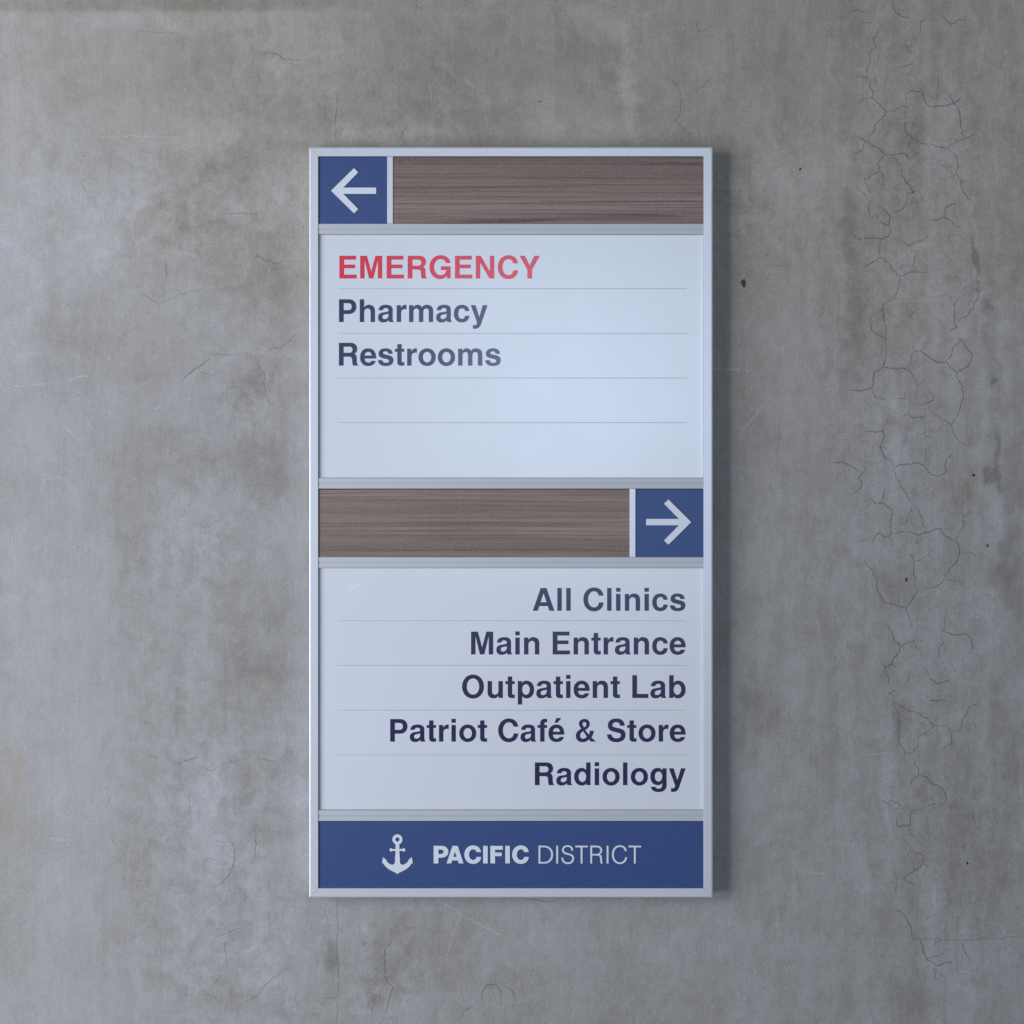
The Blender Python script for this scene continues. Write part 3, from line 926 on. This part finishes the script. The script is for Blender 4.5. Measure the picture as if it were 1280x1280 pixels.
BOLD = {
 ' ': (278, ""),
 'A': (722, "M20 0 L269 718 H452 L702 0 H542 L493 147 H225 L177 0 Z M265 270 H454 L360 555 Z"),
 'C': (722, "M679 475 C665 640 545 737 377 737 h 44 358 v 375 -19 C550 -19 670 85 684 262 L535 262 C525 165 470 107 380 107 h 194 358 v 378 613 C465 613 515 562 530 475 Z"),
 'E': (667, "M76 0 V718 H605 V595 H226 V440 H573 V323 H226 V125 H621 V0 Z"),
 'G': (778, "M713 385 H404 V265 H577 C563 165 497 107 393 107 h 192 358 v 395 612 C490 612 545 565 560 487 L705 487 C690 640 565 737 395 737 h 44 358 v 375 -19 C465 -19 535 12 592 80 L603 0 H713 Z"),
 'L': (611, "M76 0 V718 H226 V127 H583 V0 Z"),
 'M': (833, "M69 0 V718 H285 L417 222 L549 718 H765 V0 H625 V575 L486 0 H348 L209 575 V0 Z"),
 'N': (722, "M69 0 V718 H224 L513 225 V718 H654 V0 H500 L210 495 V0 Z"),
 'O': (778, "M389 737 h 44 358 v 389 -19 h 734 358 v 389 737 Z M389 613 h 194 359 v 389 105 h 584 359 v 389 613 Z"),
 'P': (667, "M76 0 V718 H400 h 627 487 v 400 252 H226 V0 Z M226 376 V594 H380 h 478 485 v 380 376 Z"),
 'R': (722, "M76 0 V718 H455 h 653 528 C653 445 615 395 560 373 C618 350 636 308 638 225 C640 140 636 60 677 22 V0 H520 C500 35 497 95 494 165 C491 255 465 283 375 283 H226 V0 Z M226 405 V595 H415 h 505 500 v 412 405 Z"),
 'S': (667, "M603 505 C600 650 500 737 335 737 C170 737 66 655 66 517 C66 395 140 345 260 315 L390 283 C455 266 480 245 480 202 C480 140 425 107 340 107 C250 107 190 150 186 232 L39 232 C42 75 160 -19 335 -19 C520 -19 629 70 629 215 C629 340 560 390 430 422 L300 453 C235 468 211 488 211 528 C211 582 258 617 330 617 C408 617 452 578 456 505 Z"),
 'Y': (667, "M15 718 H184 L333 420 L480 718 H653 L410 280 V0 H258 V280 Z"),
 'a': (556, "M47 372 C52 490 140 546 275 546 C420 546 493 490 493 392 V120 C493 70 500 35 527 20 V0 H378 C370 18 365 38 363 58 C325 10 260 -14 190 -14 C95 -14 29 45 29 142 C29 240 85 290 185 305 L290 320 C340 327 358 342 358 378 C358 420 327 440 272 440 C215 440 188 418 183 372 Z M358 268 C340 253 320 247 285 241 L250 235 C195 226 168 200 168 157 C168 117 193 93 235 93 C305 93 358 140 358 210 Z"),
 'b': (611, BPATH),
 'c': (556, "M524 345 C512 470 420 546 285 546 C130 546 34 438 34 262 C34 92 132 -14 284 -14 C425 -14 512 65 524 198 L389 198 C380 135 345 100 287 100 C215 100 174 158 174 262 C174 372 213 431 287 431 C347 431 380 400 389 345 Z"),
 'd': (611, ("flipx", 612, BPATH)),
 'e': (556, EPATH),
 'é': (556, EPATH + " M212 598 H308 L435 752 H280 Z"),
 'f': (333, "M94 0 V436 H10 V530 H94 V575 C94 680 150 727 250 727 C275 727 298 726 318 722 V612 C305 614 292 615 278 615 C245 615 234 600 234 565 V530 H318 V436 H234 V0 Z"),
 'g': (611, "M553 532 V10 C553 -140 460 -217 295 -217 C155 -217 65 -155 57 -50 L200 -50 C208 -90 240 -110 297 -110 C375 -110 413 -70 413 10 V72 C382 22 335 0 275 0 C130 0 40 105 40 272 C40 440 132 546 270 546 C335 546 385 518 418 462 V532 Z M297 430 h 180 272 v 297 113 h 414 272 v 297 430 Z"),
 'h': (611, "M65 0 V718 H205 V460 C235 515 285 546 350 546 C480 546 546 470 546 345 V0 H406 V318 C406 390 375 425 310 425 C245 425 205 382 205 305 V0 Z"),
 'i': (278, "M69 0 V532 H209 V0 Z M69 600 V725 H209 V600 Z"),
 'l': (278, "M69 0 V718 H209 V0 Z"),
 'm': (889, "M64 0 V532 H198 V460 C228 518 275 546 338 546 C402 546 448 516 470 460 C503 518 552 546 615 546 C752 546 826 478 826 350 V0 H686 V322 C686 392 660 426 603 426 C548 426 515 385 515 310 V0 H375 V322 C375 392 350 426 293 426 C237 426 204 385 204 310 V0 Z"),
 'n': (611, NPATH),
 'o': (611, RO),
 'p': (611, "M62 -207 V532 H196 V472 C228 522 273 546 333 546 C478 546 578 438 578 265 C578 95 478 -14 338 -14 C278 -14 232 12 202 58 V-207 Z M319 430 h 201 266 v 319 101 h 438 266 v 319 430 Z"),
 'r': (389, "M64 0 V532 H198 V440 C230 512 280 546 345 546 C355 546 364 545 373 543 V402 C358 405 342 407 325 407 C245 407 204 365 204 285 V0 Z"),
 's': (556, "M497 372 C490 485 405 546 272 546 C135 546 50 480 50 380 C50 295 100 252 200 230 L310 205 C360 193 378 177 378 148 C378 108 335 88 280 88 C215 88 178 118 172 172 L30 172 C35 55 125 -14 275 -14 C430 -14 519 55 519 168 C519 262 465 305 355 330 L255 352 C210 362 191 376 191 400 C191 432 225 448 268 448 C322 448 354 422 358 372 Z"),
 't': (333, "M85 676 H225 V530 H305 V435 H225 V155 C225 118 235 106 268 106 C280 106 294 107 309 108 V4 C285 -3 255 -6 225 -6 C130 -6 85 35 85 120 V435 H10 V530 H85 Z"),
 'u': (611, ("rot", 611, 532, NPATH)),
 'y': (556, "M10 532 H162 L279 160 L392 532 H539 L345 -40 C305 -158 250 -214 150 -214 C125 -214 100 -212 78 -208 V-97 C95 -99 110 -100 128 -100 C170 -100 195 -75 205 -30 C208 -15 205 0 200 15 Z"),
 '&': (722, "M696 0 H520 L468 70 C413 10 350 -19 270 -19 C140 -19 54 60 54 185 C54 285 110 350 225 412 C175 470 152 515 152 565 C152 660 222 724 328 724 C430 724 498 660 498 562 C498 482 445 420 352 366 L467 225 C487 262 498 305 503 350 L626 350 C619 270 592 195 548 130 L655 0 Z M330 622 C290 622 268 598 268 562 C268 527 288 497 322 455 C370 485 388 517 388 560 C388 599 366 622 330 622 Z M288 332 C220 293 192 250 192 195 C192 135 230 97 285 97 C330 97 368 120 402 158 Z"),
}
BOLD['&'] = (722, BOLD['&'][1].replace("M696 0 H520", "M701 0 H530").replace("L655 0 Z", "Z", 1))
HEAVY = {
 'P': "M0 0 V718 H330 h 605 485 v 330 235 H196 V0 Z M196 385 V568 H305 h 405 477 v 305 385 Z",
 'A': "M0 0 L240 718 H462 L700 0 H500 L462 120 H232 L195 0 Z M280 265 H415 L348 490 Z",
 'C': "M685 465 C665 635 540 737 355 737 h 0 358 v 355 -19 C545 -19 675 90 688 265 L500 265 C490 190 440 140 360 140 h 195 358 v 358 578 C435 578 485 535 495 465 Z",
 'I': "M0 0 V718 H186 V0 Z",
 'F': "M0 0 V718 H508 V563 H190 V445 H460 V297 H190 V0 Z",
}
LIGHT = {
 'D': "M0 0 V718 H240 h 587 360 v 240 0 Z M72 62 V656 H235 h 512 360 v 235 62 Z",
 'I': "M0 0 V718 H75 V0 Z",
 'S': "M478 520 C472 660 385 737 252 737 C115 737 28 655 28 545 C28 430 105 390 220 360 L320 335 C400 315 438 280 438 205 C438 100 360 45 262 45 C150 45 75 110 72 235 L0 235 C3 75 105 -19 258 -19 C410 -19 513 65 513 212 C513 320 450 372 335 400 L230 427 C145 449 100 475 100 550 C100 630 165 673 250 673 C345 673 402 620 406 520 Z",
 'T': "M0 718 H506 V654 H290 V0 H216 V654 H0 Z",
 'R': "M0 0 V718 H270 h 478 535 C478 450 435 395 360 372 C440 355 465 310 468 215 C470 130 472 50 502 0 H422 C402 40 400 120 397 195 C393 290 350 325 262 325 H73 V0 Z M73 388 V655 H265 h 405 525 v 258 388 Z",
 'C': "M596 500 C578 650 465 737 315 737 h 0 358 v 315 -19 C480 -19 595 85 609 255 L535 255 C520 125 435 47 318 47 h 76 358 v 316 672 C425 672 505 610 521 500 Z",
}


def parse(path):
    if isinstance(path, tuple):
        if path[0] == "flipx":
            return [[(path[1] - x, y) for x, y in c] for c in parse(path[2])]
        return [[(path[1] - x, path[2] - y) for x, y in c] for c in parse(path[3])]
    toks, cur = [], ""
    for ch in path:
        if ch in "MLHVChvZ ":
            if cur:
                toks.append(float(cur))
            cur = ""
            if ch != " ":
                toks.append(ch)
        else:
            cur += ch
    out, i, c, K = [], 0, [], 0.575

    def cubic(p0, p1, p2, p3):
        n = 9
        for j in range(1, n + 1):
            t = j / n
            s = 1 - t
            c.append((s**3 * p0[0] + 3*s*s*t * p1[0] + 3*s*t*t * p2[0] + t**3 * p3[0],
                      s**3 * p0[1] + 3*s*s*t * p1[1] + 3*s*t*t * p2[1] + t**3 * p3[1]))
    while i < len(toks):
        k = toks[i]
        i += 1
        if k == 'Z':
            if len(c) > 1 and math.hypot(c[0][0] - c[-1][0], c[0][1] - c[-1][1]) < 0.5:
                c = c[:-1]
            out.append(c)
            c = []
        elif k in 'ML':
            c.append((toks[i], toks[i + 1]))
            i += 2
        elif k == 'H':
            c.append((toks[i], c[-1][1]))
            i += 1
        elif k == 'V':
            c.append((c[-1][0], toks[i]))
            i += 1
        elif k == 'C':
            a = toks[i:i + 6]
            i += 6
            cubic(c[-1], a[0:2], a[2:4], a[4:6])
        else:
            x0, y0 = c[-1]
            x1, y1 = toks[i:i + 2]
            i += 2
            if k == 'h':
                cubic((x0, y0), (x0 + K * (x1 - x0), y0), (x1, y1 + K * (y0 - y1)), (x1, y1))
            else:
                cubic((x0, y0), (x0, y0 + K * (y1 - y0)), (x1 + K * (x0 - x1), y1), (x1, y1))
    return out


def filled(name, contours, y_face, thick, mat, parent, label=None, bev=0.0):
    """contours in px (x right, y down) -> a solid plate whose back touches y_face and whose front is thick proud"""
    cu = bpy.data.curves.new(name, 'CURVE')
    cu.dimensions = '2D'
    cu.fill_mode = 'BOTH'
    cu.extrude = thick / 2 - bev
    cu.bevel_depth = bev
    cu.bevel_resolution = 1
    cu.offset = -bev
    for c in contours:
        sp = cu.splines.new('POLY')
        sp.points.add(len(c) - 1)
        for p, (x, y) in zip(sp.points, c):
            p.co = (wx(x), wz(y) - Z0, 0, 1)
        sp.use_cyclic_u = True
    ob = bpy.data.objects.new(name, cu)
    me_ = bpy.data.meshes.new_from_object(ob)
    me_.name = name
    bpy.data.objects.remove(ob)
    bpy.data.curves.remove(cu)
    n = len(me_.vertices)
    a = np.empty(n * 3)
    me_.vertices.foreach_get("co", a)
    a = a.reshape(-1, 3)
    b = np.stack([a[:, 0] - BASE.x, y_face - thick / 2 - a[:, 2] - BASE.y, a[:, 1] + Z0 - BASE.z], -1)
    me_.vertices.foreach_set("co", b.ravel())
    me_.materials.clear()
    me_.materials.append(mat)
    me_.update()
    o = bpy.data.objects.new(name, me_)
    COL.objects.link(o)
    o.parent = parent
    if label:
        o["label"] = label
    return o


def text_line(txt, x_left, x_right, y_top, y_base, mat, parent, label):
    s = (y_base - y_top) / 718.0
    gl = []
    pen = 0.0
    for ch in txt:
        adv, path = BOLD[ch]
        cs = parse(path) if path else []
        gl.append((pen, cs))
        pen += adv
    xs = [pen0 + x for pen0, cs in gl for c in cs for x, _ in c]
    mn, mx = min(xs), max(xs)
    # spacing absorbs what the measured width leaves over
    n = len(txt) - 1
    track = ((x_right - x_left) / s - (mx - mn)) / n
    cont = []
    for i, (pen0, cs) in enumerate(gl):
        for c in cs:
            cont.append([(x_left + (pen0 + track * i + x - mn) * s, y_base - y * s) for x, y in c])
    return filled("lettering", cont, WHITE_Y - 0.00002, 0.00010, mat, parent, label)


text_line("EMERGENCY", 423.8, 674.8, 319.1, 347.6, M['red'], p_white_l, "red capitals EMERGENCY")
text_line("Pharmacy", 423.3, 609.3, 373.6, 402.1, M['navy'], p_white_l, "dark navy word Pharmacy")
text_line("Restrooms", 423.2, 625.9, 428.1, 456.7, M['navy'], p_white_l, "dark navy word Restrooms")
text_line("All Clinics", 666.0, 857.1, 735.2, 763.7, M['navy'], p_white_r, "dark navy words All Clinics")
text_line("Main Entrance", 588.7, 857.4, 789.8, 818.4, M['navy'], p_white_r, "dark navy words Main Entrance")
text_line("Outpatient Lab", 577.4, 857.4, 844.3, 872.9, M['navy'], p_white_r, "dark navy words Outpatient Lab")
text_line("Patriot Café & Store", 487.4, 857.4, 899.3, 927.6, M['navy'], p_white_r, "dark navy words Patriot Café & Store")
text_line("Radiology", 668.6, 857.4, 953.6, 982.1, M['navy'], p_white_r, "dark navy word Radiology")

# raised arrows
def arrow(tip, tail, cy, parent, sgn, label):
    # sgn = +1: points right
    th = 3.95
    pts = [(tip, 0), (tip - sgn * 28.6, -28.3), (tip - sgn * 34.0, -23.0), (tip - sgn * 15.2, -th), (tail, -th), (tail, th),
           (tip - sgn * 15.2, th), (tip - sgn * 34.0, 23.0), (tip - sgn * 28.6, 28.3)]
    return filled("arrow", [[(x, cy + y) for x, y in pts]], TILE_Y, 0.0012, M['acrylic'], parent, label, 0.00012)


arrow(413.8, 470.2, 238.2, p_arrow_l, -1, "raised pale arrow pointing left")
arrow(864.2, 807.8, 652.6, p_arrow_r, +1, "raised pale arrow pointing right")

# raised footer lettering, one mesh per letter
for fontd, word, xs, top, base in (
        (HEAVY, "PACIFIC", [(542.0, 560.5), (558.2, 579.4), (580.4, 601.4), (603.9, 609.6), (613.0, 628.6), (631.6, 637.3), (640.2, 661.0)], 1057.6, 1079.5),
        (LIGHT, "DISTRICT", [(673.2, 691.4), (695.4, 697.7), (701.8, 717.7), (719.2, 734.9), (738.0, 753.6), (758.4, 760.7), (765.0, 784.0), (785.7, 801.6)], 1057.4, 1079.7)):
    sv = (base - top) / 718.0
    for k, (ch, (a, b)) in enumerate(zip(word, xs)):
        cs = parse(fontd[ch])
        allx = [x for c in cs for x, _ in c]
        mn, mx = min(allx), max(allx)
        cs = [[(a + (x - mn) / (mx - mn) * (b - a), base - y * sv) for x, y in c] for c in cs]
        filled("letter", cs, TILE_Y, 0.0008 + 0.00001 * (k % 2), M['acrylic'], p_foot, bev=0.0)

# anchor emblem
ax, cont = 496.75, []


def circle(cx, cy, r, n=28, a0=0.0, a1=2 * math.pi):
    return [(cx + r * math.cos(a0 + (a1 - a0) * i / n), cy + r * math.sin(a0 + (a1 - a0) * i / n)) for i in range(n)]


def half_anchor():
    """right half of the outline from the ring's foot down to the crown point (dx from the shank, y in px)"""
    p = [(2.35, 1055.2), (2.35, 1061.4), (6.3, 1061.5)]
    for i in range(0, 9):                                     # knob at the end of the stock
        t = math.radians(215 + 290 * i / 8)
        p.append((7.9 + 2.1 * math.cos(t), 1062.6 + 2.1 * math.sin(t)))
    p += [(6.3, 1063.7), (2.45, 1063.9), (2.6, 1068.0), (3.0, 1073.0), (3.1, 1077.6), (3.9, 1080.2), (6.2, 1081.3),
          (9.0, 1080.6), (11.4, 1079.0), (13.2, 1077.2), (14.1, 1076.2), (12.9, 1076.5), (15.0, 1074.2), (17.8, 1071.5),
          (18.7, 1075.3), (19.2, 1079.8), (17.7, 1079.0), (17.2, 1080.2), (15.4, 1082.8), (12.6, 1085.5), (9.0, 1087.8),
          (4.6, 1089.9), (2.0, 1091.2), (0.0, 1092.9)]
    return p


R_OUT = 6.35
hp = half_anchor()
ring_top = []
a_start = math.asin(2.35 / R_OUT)
for i in range(33):                                           # ring, from the left of the shank over the top to its right
    t = math.pi / 2 + a_start + (2 * math.pi - 2 * a_start) * i / 32
    ring_top.append((ax + R_OUT * math.cos(t), 1049.5 + R_OUT * math.sin(t)))
outline = ring_top + [(ax + x, y) for x, y in hp] + [(ax - x, y) for x, y in hp[-2::-1]]
filled("anchor_emblem", [outline, circle(ax, 1049.5, 2.65)], TILE_Y, 0.0010, M['acrylic'], p_foot, "raised pale anchor emblem")
